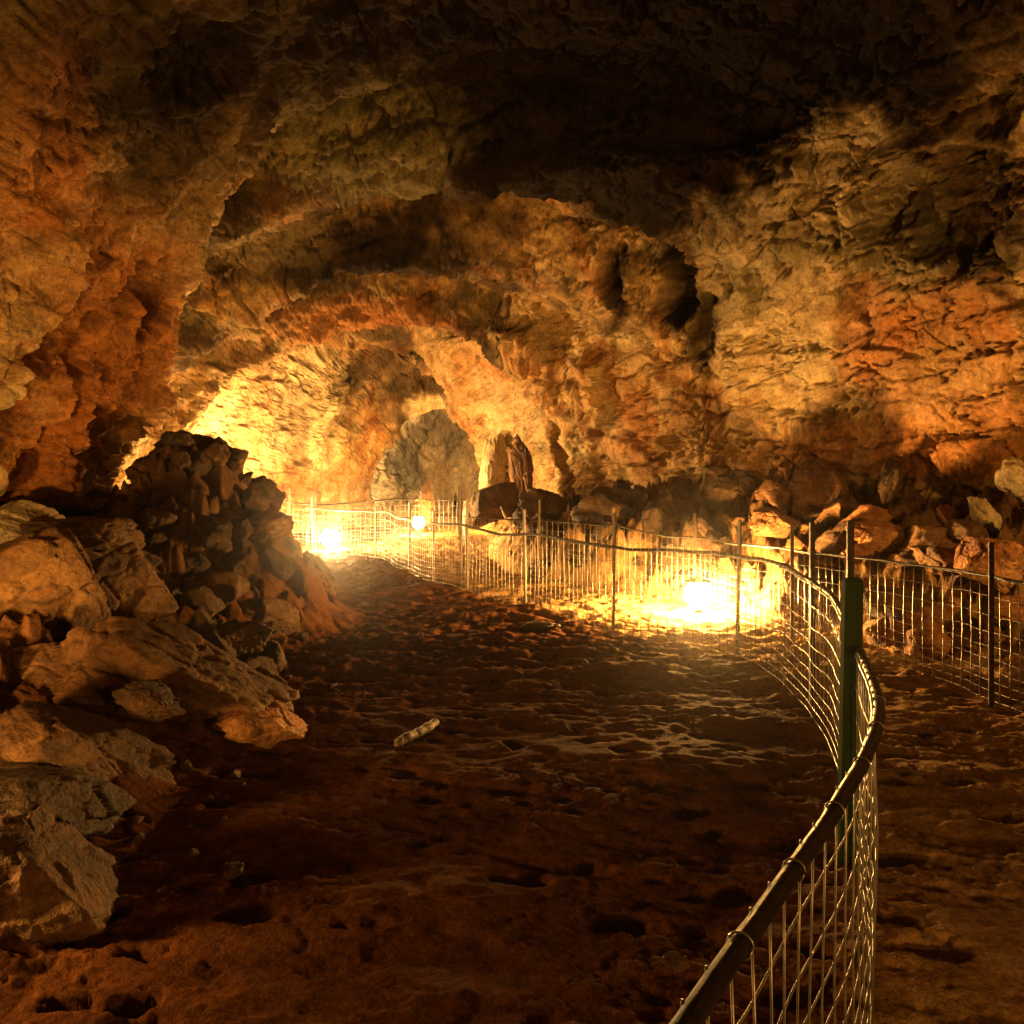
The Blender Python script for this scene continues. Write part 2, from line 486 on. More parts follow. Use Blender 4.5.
    proj = np.stack([512 + F * P0[:, 0] / np.maximum(P0[:, 1], .1), HOR - F * (P0[:, 2] - EYE) / np.maximum(P0[:, 1], .1)], 1)
    vis = P0[:, 1] > 5.5

    def spot(px, py, dmin=0, dmax=99):
        d = (proj[:, 0] - px) ** 2 + (proj[:, 1] - py) ** 2 + 1e6 * ~(vis & (P0[:, 1] > dmin) & (P0[:, 1] < dmax))
        near = np.where(d < max(36.0, d.min() * 1.1))[0]
        return P0[near[np.argmin(P0[near, 1])]]

    p = P0
    wallness = smooth(0.85, 0.45, np.abs(n0[:, 2]))          # 1 on walls, 0 on roof
    left_near = smooth(11.0, 10.4, p[:, 1]) * (p[:, 0] < -1.5)
    right = smooth(0.2, 1.4, p[:, 0] - (cx.mean())) * smooth(-1, 1, p[:, 0] - 0.0)
    D = 0.36 * fbm(p, 0.33, 3, 0.5)
    rg = smooth(-0.25, 0.30, fbm(p, 0.6, 4, 0.55, off=77.0)) * 0.92 + 0.08
    rg *= (1 - 0.35 * right) * (1 - 0.5 * smooth(18.3, 19.2, p[:, 1]))
    D += (0.20 * fbm(p, (0.7, 0.7, 1.0), 5, 0.5, True, off=3.0) - 0.10) * (1 - 0.5 * right)
    ck = np.minimum(np.abs(fbm(p, (0.7, 0.7, 1.0), 5, 0.58, off=101.0)) * 1.0, np.abs(fbm(p, (0.45, 0.45, 1.5), 5, 0.58, off=111.0)) * 1.3)
    D -= (0.085 + 0.04 * right) * smooth(0.028 + 0.010 * right, 0.0, ck)
    # flow columns and drips running down the walls
    D += wallness * smooth(5.4, 3.6, p[:, 2]) * 0.20 * fbm(p, (1.0, 1.0, 0.20), 4, 0.5, off=11.0) * (1 + 0.5 * left_near)
    D += wallness * left_near * 0.16 * fbm(p + 0.35 * np.stack([fbm(p, 0.5, 2)] * 3, 1), (2.2, 2.2, 0.45), 3, 0.5, True, off=21.0)
    colm = left_near * smooth(4.6, 3.0, p[:, 2])
    f1, e, idv = worley(p + 0.25 * np.stack([fbm(p, 0.8, 3, off=o_) for o_ in (4., 5., 6.)], 1), (1.25, 1.0, 0.22), off=2.5)
    D += colm * (0.34 * (0.6 - f1 * f1) * smooth(0, .2, e) - 0.14 * smooth(0.12, 0, e) + 0.22 * (idv - .5))
    # bedding: ledges on the roof run along the tube, on the right wall they lie level
    zz = p[:, 2] + 0.35 * fbm(p, 0.4, 3, off=6.0)
    st = zz * 1.9; fs = st - np.floor(st)
    D += wallness * right * 0.14 * (smooth(0.0, 0.82, fs) - smooth(0.82, 1.0, fs)) * (0.45 + fbm(p, 0.6, 2, off=8.0))
    yy = p[:, 1] + 0.9 * fbm(p, (0.35, 0.2, 0.35), 3, off=16.0)
    st = yy * 0.85; fs = st - np.floor(st)
    D += (1 - wallness) * smooth(8, 10, p[:, 1]) * smooth(26, 20, p[:, 1]) * 0.26 * (smooth(0.0, 0.85, fs) - smooth(0.85, 1.0, fs)) * (0.5 + fbm(p, 0.35, 2, off=28.0))
    # fractured blocks
    wp = p + 0.25 * np.stack([fbm(p, 1.1, 3, off=o_) for o_ in (1., 2., 3.)], 1)
    f1, e, idv = worley(wp, (1.0, 0.8, 1.5))
    D += (0.24 - 0.06 * right) * (idv - 0.5) * smooth(0.0, 0.08, e)
    D -= 0.07 * smooth(0.06, 0.0, e) * (0.5 + fbm(p, 0.5, 2, off=40.0))
    f1, e, idv = worley(wp, (3.3, 3.3, 4.2), off=7.0)
    D += 0.10 * rg * (idv - 0.5) * smooth(0.0, 0.12, e) - 0.035 * smooth(0.12, 0.0, e)

    PW = P0 + 0.42 * np.stack([fbm(P0, (1.1, 1.1, 0.7), 6, 0.62, off=o_) for o_ in (201., 211., 221.)], 1)

    def dist(c, rx, ry, rz):
        v = (PW - c) / np.array([rx, ry, rz])
        return np.sqrt((v * v).sum(1))
    wob = 0.95 * fbm(p, (1.5, 1.5, 0.9), 4, 0.6, off=50.0)
    # hollows (depth > 0) and bosses (depth < 0): pixel, size in metres, amount
    for (px, py, rx, rz, dep) in ((668, 292, 0.30, 0.85, 0.75), (612, 290, 0.20, 0.75, 0.5), (700, 340, 0.18, 0.8, 0.5), (945, 205, 0.65, 0.8, 0.55),
                                  (860, 205, 0.16, 0.7, -0.25), (845, 300, 0.10, 0.5, 0.3), (985, 100, 0.5, 0.3, 0.4), (142, 285, 0.14, 1.0, 0.7), (120, 470, 0.12, 0.8, 0.5),
                                  (120, 330, 0.55, 0.5, -0.2), (40, 260, 0.5, 0.8, -0.22), (60, 420, 0.5, 0.7, -0.28), (120, 440, 0.3, 0.7, -0.25), (200, 60, 0.6, 0.7, 0.4),
                                  (330, 380, 1.2, 1.0, -0.35), (420, 380, 0.7, 0.7, 0.5), (255, 300, 1.0, 0.5, -0.2), (520, 330, 0.6, 1.2, -0.3), (590, 390, 0.5, 1.2, -0.35)):
        r = dist(spot(px, py), rx, max(rx, 0.5), rz) + wob
        D -= dep * smooth(1.25, 0.55, r)
    D += rg * (0.055 * fbm(p, 4.0, 4, 0.6, True, off=5.0) + 0.026 * fbm(p, 11.0, 3, 0.6, off=9.0))
    D += smooth(28.8, 30.5, p[:, 1]) * (0.7 * fbm(p, 0.45, 3, off=91.0) + 0.3 * fbm(p, 1.1, 3, 0.55, True, off=92.0))
    ends = smooth(-8, -6.5, p[:, 1]) * smooth(37, 35.5, p[:, 1])
    P = (P0 + n0 * (D * ends)[:, None]).reshape(nu, nv, 3)
    # second pass: small chips, pushed along the new surface
    n2 = grid_normals(P)
    if ((ctr - P) * n2).sum() < 0: n2 = -n2
    q = P.reshape(-1, 3)
    ch = 0.022 * fbm(q, 7.0, 4, 0.62, True, off=13.0) + 0.012 * fbm(q, 20.0, 2, 0.6, off=2.0)
    q = q + n2.reshape(-1, 3) * (ch * rg)[:, None]

    # ---- rock colours: ochre, iron red, cream crust; black lava tone also paints shade
    och = np.array([0.36, 0.235, 0.105]); iron = np.array([0.32, 0.125, 0.038]); black_shade = np.array([0.0085, 0.006, 0.004])
    cream = np.array([0.58, 0.46, 0.26]); olive = np.array([0.14, 0.12, 0.06])
    def lay(C, col, w): return C * (1 - w[:, None]) + col[None] * w[:, None]
    n1 = fbm(p, 0.55, 5, 0.6, off=60.0); n2_ = fbm(p, (1.5, 1.5, 0.5), 5, 0.6, off=70.0); n3 = fbm(p, 1.7, 5, 0.65, off=80.0)
    C = np.broadcast_to(och, (len(p), 3)) * (1 + 0.45 * n3[:, None])
    C = lay(C, iron, 0.85 * smooth(0.0, 0.45, n2_))
    C = lay(C, olive, 0.8 * smooth(0.10, 0.4, fbm(p, 0.8, 5, 0.62, off=90.0)))
    C = lay(C, cream, 0.5 * smooth(0.15, 0.5, fbm(p, (1.0, 1.0, 0.6), 5, 0.6, off=95.0)) * wallness)
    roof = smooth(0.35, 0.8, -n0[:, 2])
    C = lay(C, black_shade, 0.85 * roof * smooth(-0.45, 0.15, n1 + 0.5 * smooth(13, 9, p[:, 1])))  # black laid on the roof to deepen the shade of the vault
    # rust and lime running down in streaks
    sk = 1.25 * fbm(p, (2.4, 2.4, 0.16), 5, 0.62, off=66.0) * wallness * smooth(5.6, 4.0, p[:, 2])
    C = lay(C, iron * 0.7, 0.75 * smooth(0.16, 0.30, sk)); C = lay(C, cream, 0.5 * smooth(0.2, 0.36, -sk))
    wob = 0.75 * fbm(p, 1.1, 6, 0.68, off=55.0)
    for (px, py, rx, rz, col, a) in (  # black patches paint shade into vault, ledges and recesses; the others are rock tones
            (100, 330, 1.5, 1.4, iron, .8), (60, 440, 1.2, 0.9, iron, .9), (20, 300, .5, .8, cream, .15), (90, 400, 1.6, 1.3, iron, .6), (40, 230, 1.0, .8, iron, .45), (20, 120, .7, .9, iron, .5), (170, 110, 1.2, 1.1, black_shade, .75), (230, 40, 1.0, 1.0, black_shade, .6),
            (700, 80, 3.6, 2.2, black_shade, .98), (600, 40, 3.0, 1.8, black_shade, .96), (530, 150, 2.4, 1.6, black_shade, .75), (420, 50, 1.8, 1.3, black_shade, .75), (620, 200, 1.4, 0.9, black_shade, .85), (800, 10, 2.0, 1.2, black_shade, .95), (640, 130, 2.2, 1.6, black_shade, .95), (760, 60, 2.0, 1.6, black_shade, .97), (480, 90, 2.4, 1.6, black_shade, .9), (560, 180, 1.6, 1.0, black_shade, .85), (900, 60, .6, .4, black_shade, .8), (300, 60, 1.4, 1.0, black_shade, .7), (350, 130, 1.6, .8, olive, .8), (440, 190, 1.4, .7, black_shade, .7), (20, 30, 1.2, .7, black_shade, .6), (130, 60, .8, .8, black_shade, .7),
            (950, 210, 1.1, 1.1, black_shade, .85), (790, 290, 2.0, 1.2, cream, .5), (860, 390, 2.2, .5, cream, .4), (840, 190, .9, .9, cream, .4), (670, 295, .42, 1.0, black_shade, .97), (613, 290, .24, .9, black_shade, .9), (700, 340, .3, .8, black_shade, .85), (800, 250, .5, .4, olive, .8), (895, 240, .6, .6, olive, .8),
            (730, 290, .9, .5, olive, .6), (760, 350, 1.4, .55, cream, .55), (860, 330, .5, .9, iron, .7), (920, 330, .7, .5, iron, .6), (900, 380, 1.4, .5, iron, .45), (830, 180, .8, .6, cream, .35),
            (330, 255, 2.4, .6, black_shade, .9), (300, 300, 2.2, .5, black_shade, .6), (440, 330, 2.0, .8, black_shade, .7), (180, 360, 1.2, 1.0, black_shade, .5), (240, 235, 1.6, .6, cream, .3), (400, 265, 1.6, .5, black_shade, .7), (230, 440, 2.3, 1.5, cream, .85), (300, 400, 1.8, 1.6, cream, .6), (270, 410, .9, 1.4, black_shade, .25),
            (340, 390, 1.2, .9, olive, .6), (400, 375, 2.2, 1.3, black_shade, .62), (425, 400, 1.6, .8, black_shade, .6), (350, 395, .8, 1.8, black_shade, .5), (300, 420, .6, 1.9, black_shade, .4), (260, 430, .5, 1.8, iron, .5), (330, 440, .5, 1.6, cream, .6), (250, 350, 2.0, .8, olive, .5), (480, 390, 1.4, 1.0, iron, .35), (500, 420, 1.2, 1.1, cream, .4), (360, 330, 2.0, .6, iron, .6),
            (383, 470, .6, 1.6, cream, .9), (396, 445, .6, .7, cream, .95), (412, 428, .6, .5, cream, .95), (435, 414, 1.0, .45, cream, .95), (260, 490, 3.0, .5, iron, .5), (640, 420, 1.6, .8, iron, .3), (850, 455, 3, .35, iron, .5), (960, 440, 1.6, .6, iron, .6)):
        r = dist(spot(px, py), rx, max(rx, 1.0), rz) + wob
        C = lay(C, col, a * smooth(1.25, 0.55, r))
    v = (PW - at(405, 470, 34)) / np.array([1.0, 3.0, 1.6]); C = lay(C, black_shade, 0.9 * smooth(1.2, .6, np.sqrt((v * v).sum(1))) * (p[:, 1] > 29))  # dark left of the end chamber, shade painted into the colour
    v = (PW - at(455, 475, 34)) / np.array([.9, 3.0, 1.3]); C = lay(C, cream, 0.6 * smooth(1.2, .6, np.sqrt((v * v).sum(1))) * (p[:, 1] > 29))  # pale right of the end chamber, light painted into the colour
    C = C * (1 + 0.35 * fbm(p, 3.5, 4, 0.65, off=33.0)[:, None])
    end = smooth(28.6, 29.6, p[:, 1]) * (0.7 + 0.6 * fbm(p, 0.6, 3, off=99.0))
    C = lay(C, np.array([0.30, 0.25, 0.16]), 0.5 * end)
    fcs = grid_faces(nu, nv)
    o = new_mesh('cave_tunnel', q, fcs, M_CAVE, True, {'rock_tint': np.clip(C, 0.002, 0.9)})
    tag(o, 'rough ochre and black lava walls and vaulted roof of the cave', None, kind='structure')
    return o


# ------------------------------------------------------------------ boulders
_ico = {}
def ico(level):
    if level in _ico: return _ico[level]
    t = (1 + 5 ** .5) / 2
    V = [(-1, t, 0), (1, t, 0), (-1, -t, 0), (1, -t, 0), (0, -1, t), (0, 1, t), (0, -1, -t), (0, 1, -t), (t, 0, -1), (t, 0, 1), (-t, 0, -1), (-t, 0, 1)]
    V = [np.array(v) / np.linalg.norm(v) for v in V]
    Fc = [(0, 11, 5), (0, 5, 1), (0, 1, 7), (0, 7, 10), (0, 10, 11), (1, 5, 9), (5, 11, 4), (11, 10, 2), (10, 7, 6), (7, 1, 8), (3, 9, 4), (3, 4, 2), (3, 2, 6), (3, 6, 8), (3, 8, 9), (4, 9, 5), (2, 4, 11), (6, 2, 10), (8, 6, 7), (9, 8, 1)]
    for _ in range(level):
        cache = {}; nf = []
        def mid(a, b):
            k = (min(a, b), max(a, b))
            if k not in cache:
                m = V[a] + V[b]; V.append(m / np.linalg.norm(m)); cache[k] = len(V) - 1
            return cache[k]
        for a, b, c in Fc:
            ab, bc, ca = mid(a, b), mid(b, c), mid(c, a)
            nf += [(a, ab, ca), (b, bc, ab), (c, ca, bc), (ab, bc, ca)]
        Fc = nf
    _ico[level] = (np.array(V), np.array(Fc))
    return _ico[level]


def rock_verts(seed, level, planes=16, rough=0.06):
    r = np.random.RandomState(seed)
    U, Fc = ico(level)
    nn = r.normal(size=(planes, 3)); nn /= np.linalg.norm(nn, axis=1, keepdims=True)
    dd = r.uniform(0.62, 1.0, planes)
    w = U + 0.10 * np.stack([fbm(U + seed, 1.3, 3, off=o_) for o_ in (0., 5., 9.)], 1)
    w /= np.linalg.norm(w, axis=1, keepdims=True)
    k = w @ nn.T
    rad = np.where(k > 0.05, dd[None] / np.maximum(k, 0.05), 9)
    rad = np.minimum(rad, 1.25)
    rad = -np.log(np.exp(-55 * rad).sum(1)) / 55        # slightly rounded edges
    V = U * rad[:, None]
    nz = 0.08 * fbm(V + seed * 3.1, 1.2, 3) + 0.8 * rough * fbm(V + seed, 3.2, 5, 0.62, True) + 0.5 * rough * fbm(V + seed, 9.0, 3, 0.6)
    f1, e, idv = worley(V + seed * 1.7, 2.0)
    nz = nz + 0.16 * (idv - .5) * smooth(0, .06, e) - 0.05 * smooth(0.07, 0.0, e)
    return V * (1 + nz)[:, None], Fc


def boulder(name, seed, loc, size, rot=(0, 0, 0), level=5, mat=None, planes=16, rough=0.06):
    V, Fc = rock_verts(seed, level, planes, rough)
    V = V * np.array(size)
    o = new_mesh(name, V, Fc, mat or M_RUB)
    o.location = loc; o.rotation_euler = rot
    return o


def R(d): return math.radians(d)


def gz(x, y): return float(ground(np.array([x]), np.array([y]), False)[0])


def build_rocks():
    # the big ones one can name: pixel centre, depth, half sizes (x, y, z), rotation, seed, material, name, label, category
    big = [
        (14, 882, 3.3, (.33, .34, .29), (10, 22, 20), 141, M_RUB, 'boulder', 'large cracked boulder in the bottom left corner with a brightly lit left flank'),
        (20, 800, 3.9, (.40, .40, .17), (0, 8, 30), 9, M_DARK, 'boulder', 'flat dark boulder just above the lit corner boulder at the left edge'),
        (78, 752, 4.5, (.52, .36, .20), (4, 32, 14), 12, M_RUB, 'rock_slab', 'long slanting brown slab pointing down to the right above the corner boulder'),
        (95, 685, 5.5, (.50, .4, .27), (6, 10, 40), 15, M_RUB, 'boulder', 'squat split boulder beside the broad slab, under the tall cracked block'),
        (200, 690, 5.7, (.72, .46, .40), (10, 24, 10), 18, M_RUB, 'rock_slab', 'broad brown slab tapering right onto the mud floor left of the pale log'),
        (262, 720, 5.55, (.34, .26, .14), (0, 14, 25), 21, M_RUST, 'boulder', 'low wedge of rock at the right tip of the broad slab'),
        (32, 592, 6.5, (.66, .5, .56), (0, 10, 10), 24, M_RUB, 'boulder', 'tall cracked block at the left edge under the orange wall'),
        (110, 598, 7.0, (.58, .5, .44), (0, -8, 35), 27, M_RUB, 'boulder', 'rounded ochre boulder right of the tall cracked block'),
        (12, 527, 7.6, (.32, .4, .20), (0, 4, 0), 30, M_PALE, 'boulder', 'small pale block resting at the left edge against the foot of the orange wall'),
        (70, 545, 7.6, (.5, .4, .28), (0, 5, 50), 32, M_DARK, 'boulder', 'dark blocky rock between the pale block and the ochre boulder'),
        (188, 462, 10.2, (.46, .5, .40), (0, 10, 20), 33, M_DARK, 'boulder', 'big dark block crowning the rubble heap on the left'),
        (193, 478, 9.75, (.15, .15, .13), (20, 30, 10), 36, M_RUB, 'boulder', 'fist shaped lighter rock on the face of the crowning block'),
        (215, 525, 9.4, (.42, .4, .30), (0, 30, 20), 39, M_DARK, 'boulder', 'dark slanting block halfway down the rubble heap'),
        (268, 548, 9.6, (.34, .4, .30), (0, 20, 0), 42, M_DARK, 'boulder', 'dark knob at the right shoulder of the rubble heap, before the far left fence'),
        (312, 585, 10.5, (.30, .3, .40), (0, 0, 15), 45, M_DARK, 'boulder', 'upright dark rock standing in front of the far left lamp'),
        (150, 700, 4.9, (.18, .16, .10), (0, 10, 0), 48, M_DARK, 'boulder', 'small dark rock wedged below the broad slab'),
        (130, 872, 3.75, (.17, .12, .05), (0, 0, 20), 51, M_RUB, 'rock_slab', 'thin flat stone on the mud right of the corner boulder'),
        (240, 640, 7.2, (.26, .3, .22), (0, 0, 0), 54, M_DARK, 'boulder', 'dark rock at the front foot of the rubble heap'),
        (537, 626, 9.5, (.20, .16, .07), (0, 0, 0), 57, M_DARK, 'boulder', 'low dark stone on the floor before the near fence in the middle'),
        (676, 965, 2.95, (.045, .04, .035), (0, 0, 30), 60, M_RUB, 'stone', 'small round stone on the mud close to the curved rail'),
        (790, 490, 12.0, (.35, .35, .42), (0, 5, 0), 63, M_RUB, 'boulder', 'upright boulder behind the far fence, left of the dark gap'),
        (820, 488, 11.6, (.36, .4, .42), (0, 10, 60), 66, M_RUB, 'boulder', 'broad cracked boulder at the foot of the right wall, above the green post'),
        (773, 524, 11.2, (.34, .3, .24), (0, 0, 0), 69, M_RUST, 'boulder', 'rounded orange boulder just above the rail right of the bright lamp'),
        (887, 482, 11.0, (.12, .15, .32), (0, 5, 20), 72, M_DARK, 'boulder', 'narrow black upright stone against the right wall'),
        (985, 518, 9.2, (.13, .14, .32), (0, -42, 10), 75, M_PALE, 'rock_slab', 'pale elongated stone leaning left on the right hand rubble'),
        (1014, 478, 9.6, (.20, .2, .26), (0, 10, 10), 78, M_PALE, 'boulder', 'pale upright block at the right edge against the wall'),
        (880, 537, 9.7, (.42, .3, .16), (0, 8, 0), 81, M_RUST, 'rock_slab', 'wide flat orange rock just above the far rail behind the green post'),
        (950, 560, 8.6, (.36, .3, .20), (0, 15, 0), 84, M_RUB, 'boulder', 'lit craggy rock behind the far fence near the right edge'),
        (990, 560, 8.0, (.32, .3, .26), (0, 5, 50), 87, M_RUST, 'boulder', 'rusty boulder behind the far fence at the right edge'),
        (700, 540, 12.2, (.5, .4, .35), (0, 5, 50), 90, M_DARK, 'boulder', 'large dark boulder behind the bright lamp'),
        (735, 500, 13.0, (.6, .5, .5), (0, 15, 20), 93, M_DARK, 'boulder', 'large shadowed boulder up the slope left of the orange boulder'),
        (620, 510, 14.5, (.7, .5, .42), (0, 5, 30), 96, M_DARK, 'boulder', 'wide black boulder behind the far fence in the middle'),
        (492, 474, 21.6, (.36, .4, 1.15), (0, 4, 0), 99, M_PALE, 'rock_column', 'pale rock column right of the small grey opening, left of its darker neighbour'),
        (521, 474, 20.0, (.34, .36, 1.05), (0, -7, 30), 102, M_RUB, 'rock_column', 'brown rock column leaning beside the pale one at the foot of the far right wall'),
        (495, 505, 18.5, (.7, .5, .5), (0, 0, 30), 105, M_DARK, 'boulder', 'dark boulder in front of the rock columns'),
        (425, 506, 25.0, (.42, .4, .8), (0, 6, 0), 108, M_RUB, 'stalagmite', 'pale pointed stalagmite standing behind the farthest lamp'),
        (548, 508, 16.0, (.55, .5, .4), (0, 10, 0), 111, M_DARK, 'boulder', 'black boulder behind the far fence under the leaning column'),
    ]
    for (px, py, d, sz, rot, seed, mat, name, label) in big:
        c = at(px, py, d)
        lvl = 5 if max(sz) * F / d > 25 else 4
        pl = 18
        if name == 'stalagmite':
            V, Fc = rock_verts(seed, 5, 22)
            s = np.clip(1.05 - 0.62 * (V[:, 2] + 0.3), 0.3, 1.3)
            V[:, :2] *= s[:, None]
            o = new_mesh(name, V * np.array(sz), Fc, mat); o.location = c; o.rotation_euler = [R(a) for a in rot]
        else:
            o = boulder(name, seed, c, sz, [R(a) for a in rot], lvl, mat, pl)
        # sit it on whatever ground lies beneath
        g = gz(c[0], c[1])
        if c[2] - sz[2] * 0.75 > g:
            o.scale.z = 1.0
        tag(o, label, {'boulder': 'boulder', 'rock_slab': 'rock slab', 'stone': 'stone', 'rock_column': 'rock column', 'stalagmite': 'stalagmite'}[name])
    # rubble nobody can tell apart, sharing a dozen shapes
    protos = {}
    for mkey, mat in (('rub', M_RUB), ('dark', M_DARK), ('rust', M_RUST)):
        L = []
        for k in range(14):
            V, Fc = rock_verts(200 + k * 7 + len(mkey), 4, 9 + k)
            me = new_mesh('boulder', V, Fc, mat)
            L.append(me)
        protos[mkey] = L
    used = set()

    def put(mkey, loc, size, label, group, nm='rock'):
        L = protos[mkey]; p = random.choice(L)
        if p.name in used:
            o = p.copy(); COL.objects.link(o)
        else:
            o = p; used.add(p.name)
        o.name = nm
        o.location = loc
        o.scale = [size * random.uniform(.75, 1.3), size * random.uniform(.75, 1.2), size * random.uniform(.6, 1.0)]
        o.rotation_euler = [random.uniform(-.5, .5), random.uniform(-.5, .5), random.uniform(0, 6.28)]
        tag(o, label, 'rock', group)
        return o
    # heap on the left
    n = 0
    while n < 140:
        y = random.uniform(6.6, 11.2)
        x = left_edge(y) - random.uniform(0.02, 2.4) * (1 if y > 8 else 0.8)
        px = 512 + F * x / y
        if px < 130 or px > 335: continue
        s = random.choice([.08, .10, .12, .14, .17, .20, .26])
        z = gz(x, y) + s * 0.25
        put('dark' if random.random() < 0.62 else 'rub', (x, y, z), s, 'loose angular dark rock in the rubble heap on the left', 'rocks of the left rubble heap'); n += 1
    # slope under the right wall
    n = 0
    while n < 150:
        y = random.uniform(6.5, 17.5)
        x = right_edge(y) + abs(random.gauss(0, 1.0)) + 0.1
        px = 512 + F * x / y
        if px < 530 or px > 1060 or x > I(y, (6, 6.4), (9.6, 5.9), (12, 5.0), (15, 3.6), (18, 2.3)): continue
        s = random.choice([.08, .10, .12, .15, .18, .24, .32])
        z = gz(x, y) + s * 0.25
        put('dark' if px < 730 else random.choice(['rub', 'rust', 'rust', 'rub', 'rust']), (x, y, z), s, 'loose rock on the rubble slope under the right wall', 'rocks of the right rubble slope'); n += 1
    # small stones on the floor by the left boulders
    n = 0
    while n < 40:
        y = random.uniform(2.9, 9.0)
        x = left_edge(y) + random.uniform(-.35, .55)
        s = random.choice([.015, .02, .03, .04, .055])
        put('rub', (x, y, float(ground(np.array([x]), np.array([y]))[0]) + s * .3), s, 'small stone on the mud along the foot of the left boulders', 'stones along the left boulders', 'stone'); n += 1
    for L in protos.values():
        for p in L:
            if p.name not in used: bpy.data.objects.remove(p)


# ------------------------------------------------------------------ fences
def spline(pts, step=0.05):
    pts = np.asarray(pts, float)
    P = np.vstack([2 * pts[0] - pts[1], pts, 2 * pts[-1] - pts[-2]])
    out = []
    for i in range(1, len(P) - 2):
        p0, p1, p2, p3 = P[i - 1:i + 3]
        t = np.linspace(0, 1, 40, endpoint=False)[:, None]
        out.append(0.5 * (2 * p1 + (p2 - p0) * t + (2 * p0 - 5 * p1 + 4 * p2 - p3) * t ** 2 + (3 * p1 - p0 - 3 * p2 + p3) * t ** 3))
    out = np.vstack(out + [pts[-1:]])
    s = np.concatenate([[0], np.cumsum(np.linalg.norm(np.diff(out, axis=0), axis=1))])
    n = max(2, int(s[-1] / step))
    t = np.linspace(0, s[-1], n + 1)
    return np.stack([np.interp(t, s, out[:, k]) for k in range(out.shape[1])], 1), t


def fence(name, label, group, pts, posts, rail_r, wire_r=0.0028, vstep=0.105, post_h=1.3, nrows=10, green=None, wraps=False, seed=1):
    """pts: (x, y, rail height above floor); posts: (x, y, height, lean)"""
    rr = np.random.RandomState(seed)
    root = empty(name, (pts[0][0], pts[0][1], 0))
    tag(root, label, 'fence')
    off = np.array([pts[0][0], pts[0][1], 0])
    C, t = spline(pts, 0.05)
    g = ground(C[:, 0], C[:, 1], False)
    k = np.ones(21) / 21
    g = np.convolve(np.pad(g, 10, mode='edge'), k, 'valid')
    top = g + C[:, 2] + 0.012 * np.sin(t * 1.7 + seed) + 0.008 * np.sin(t * 4.1)
    tang = np.gradient(C[:, :2], axis=0); tang /= np.linalg.norm(tang, axis=1, keepdims=True)
    nor = np.stack([-tang[:, 1], tang[:, 0]], 1)
    wav = 0.012 * np.sin(t * 3.1 + seed) + 0.008 * np.sin(t * 7.3)
    fr = np.array([0.03, 0.10, 0.175, 0.255, 0.345, 0.445, 0.56, 0.69, 0.84, 0.985])
    mb = MB()
    side = -(rail_r + wire_r)
    for q, f in enumerate(fr):
        b = wav * (1 - abs(2 * f - 1)) + side
        xyz = np.stack([C[:, 0] + nor[:, 0] * b, C[:, 1] + nor[:, 1] * b, g + (top - g) * f + 0.004 * np.sin(t * 9 + q)], 1)
        mb.tube(xyz - off, wire_r * (1.25 if q in (0, 9) else 1.0), 5)
    for s in np.arange(0.03, t[-1], vstep):
        s = s + rr.uniform(-.008, .008)
        ip = lambda a: np.interp(s, t, a)
        x, y, gg, tp, nx_, ny_, w = ip(C[:, 0]), ip(C[:, 1]), ip(g), ip(top), ip(nor[:, 0]), ip(nor[:, 1]), ip(wav)
        ff = np.array([0.0, 0.25, 0.5, 0.75, 1.0])
        b = w * (1 - abs(2 * ff - 1)) + side + wire_r * 1.6
        mb.tube(np.stack([x + nx_ * b, y + ny_ * b, gg + 0.01 + (tp + 0.004 - gg) * ff], 1) - off, wire_r, 5)
    mb.build('wire_mesh', M_WIRE, root)
    rb = MB()
    rb.tube(np.stack([C[:, 0], C[:, 1], top], 1) - off, rail_r, 10)
    rail = rb.build('rail', M_RAIL, root)
    if wraps:
        for s in np.arange(t[-1] - 9.5, t[-1], 0.33):
            ip = lambda a: np.interp(s, t, a)
            th = np.linspace(0, 2 * np.pi, 13)
            tx, ty = ip(tang[:, 0]), ip(tang[:, 1])
            a = np.array([-ty, tx, 0]); c = np.array([ip(C[:, 0]), ip(C[:, 1]), ip(top)])
            ring = c + (rail_r + wire_r) * (np.cos(th)[:, None] * a + np.sin(th)[:, None] * np.array([0, 0, 1.0])) + np.linspace(-.006, .006, 13)[:, None] * np.array([tx, ty, 0])
            wb = MB(); wb.tube(ring - off, wire_r * .8, 5)
            wb.build('wire_tie', M_WIRE, rail)
    for (x, y, h, lean) in posts:
        j = np.argmin((C[:, 0] - x) ** 2 + (C[:, 1] - y) ** 2)
        n_ = nor[j]; s_ = rail_r + 0.022
        g0 = gz(x, y)
        pb = MB()
        base = np.array([C[j, 0] + n_[0] * s_, C[j, 1] + n_[1] * s_, g0 - 0.1])
        tip = base + np.array([lean, 0, h + 0.1])
        # angle-iron post: two thin flanges
        tx = np.array([tang[j, 0], tang[j, 1], 0.0]); nx3 = np.array([n_[0], n_[1], 0.0]); w_, th_ = 0.042, 0.007
        prof = [(-w_ / 2, 0), (w_ / 2, 0), (w_ / 2, th_), (-w_ / 2 + th_, th_), (-w_ / 2 + th_, w_), (-w_ / 2, w_)]
        V = []
        for e_ in (base, tip):
            for (a_, b_) in prof: V.append(e_ + tx * a_ + nx3 * b_)
        Q = [(i, (i + 1) % 6, 6 + (i + 1) % 6, 6 + i) for i in range(6)]
        Q += [(0, 3, 2, 1), (0, 5, 4, 3), (6, 7, 8, 9), (6, 9, 10, 11)]
        pb.add(np.array(V) - off, Q)
        pb.build('post', M_POST, root, False)
    return root, C, t, g, top, nor, tang, off


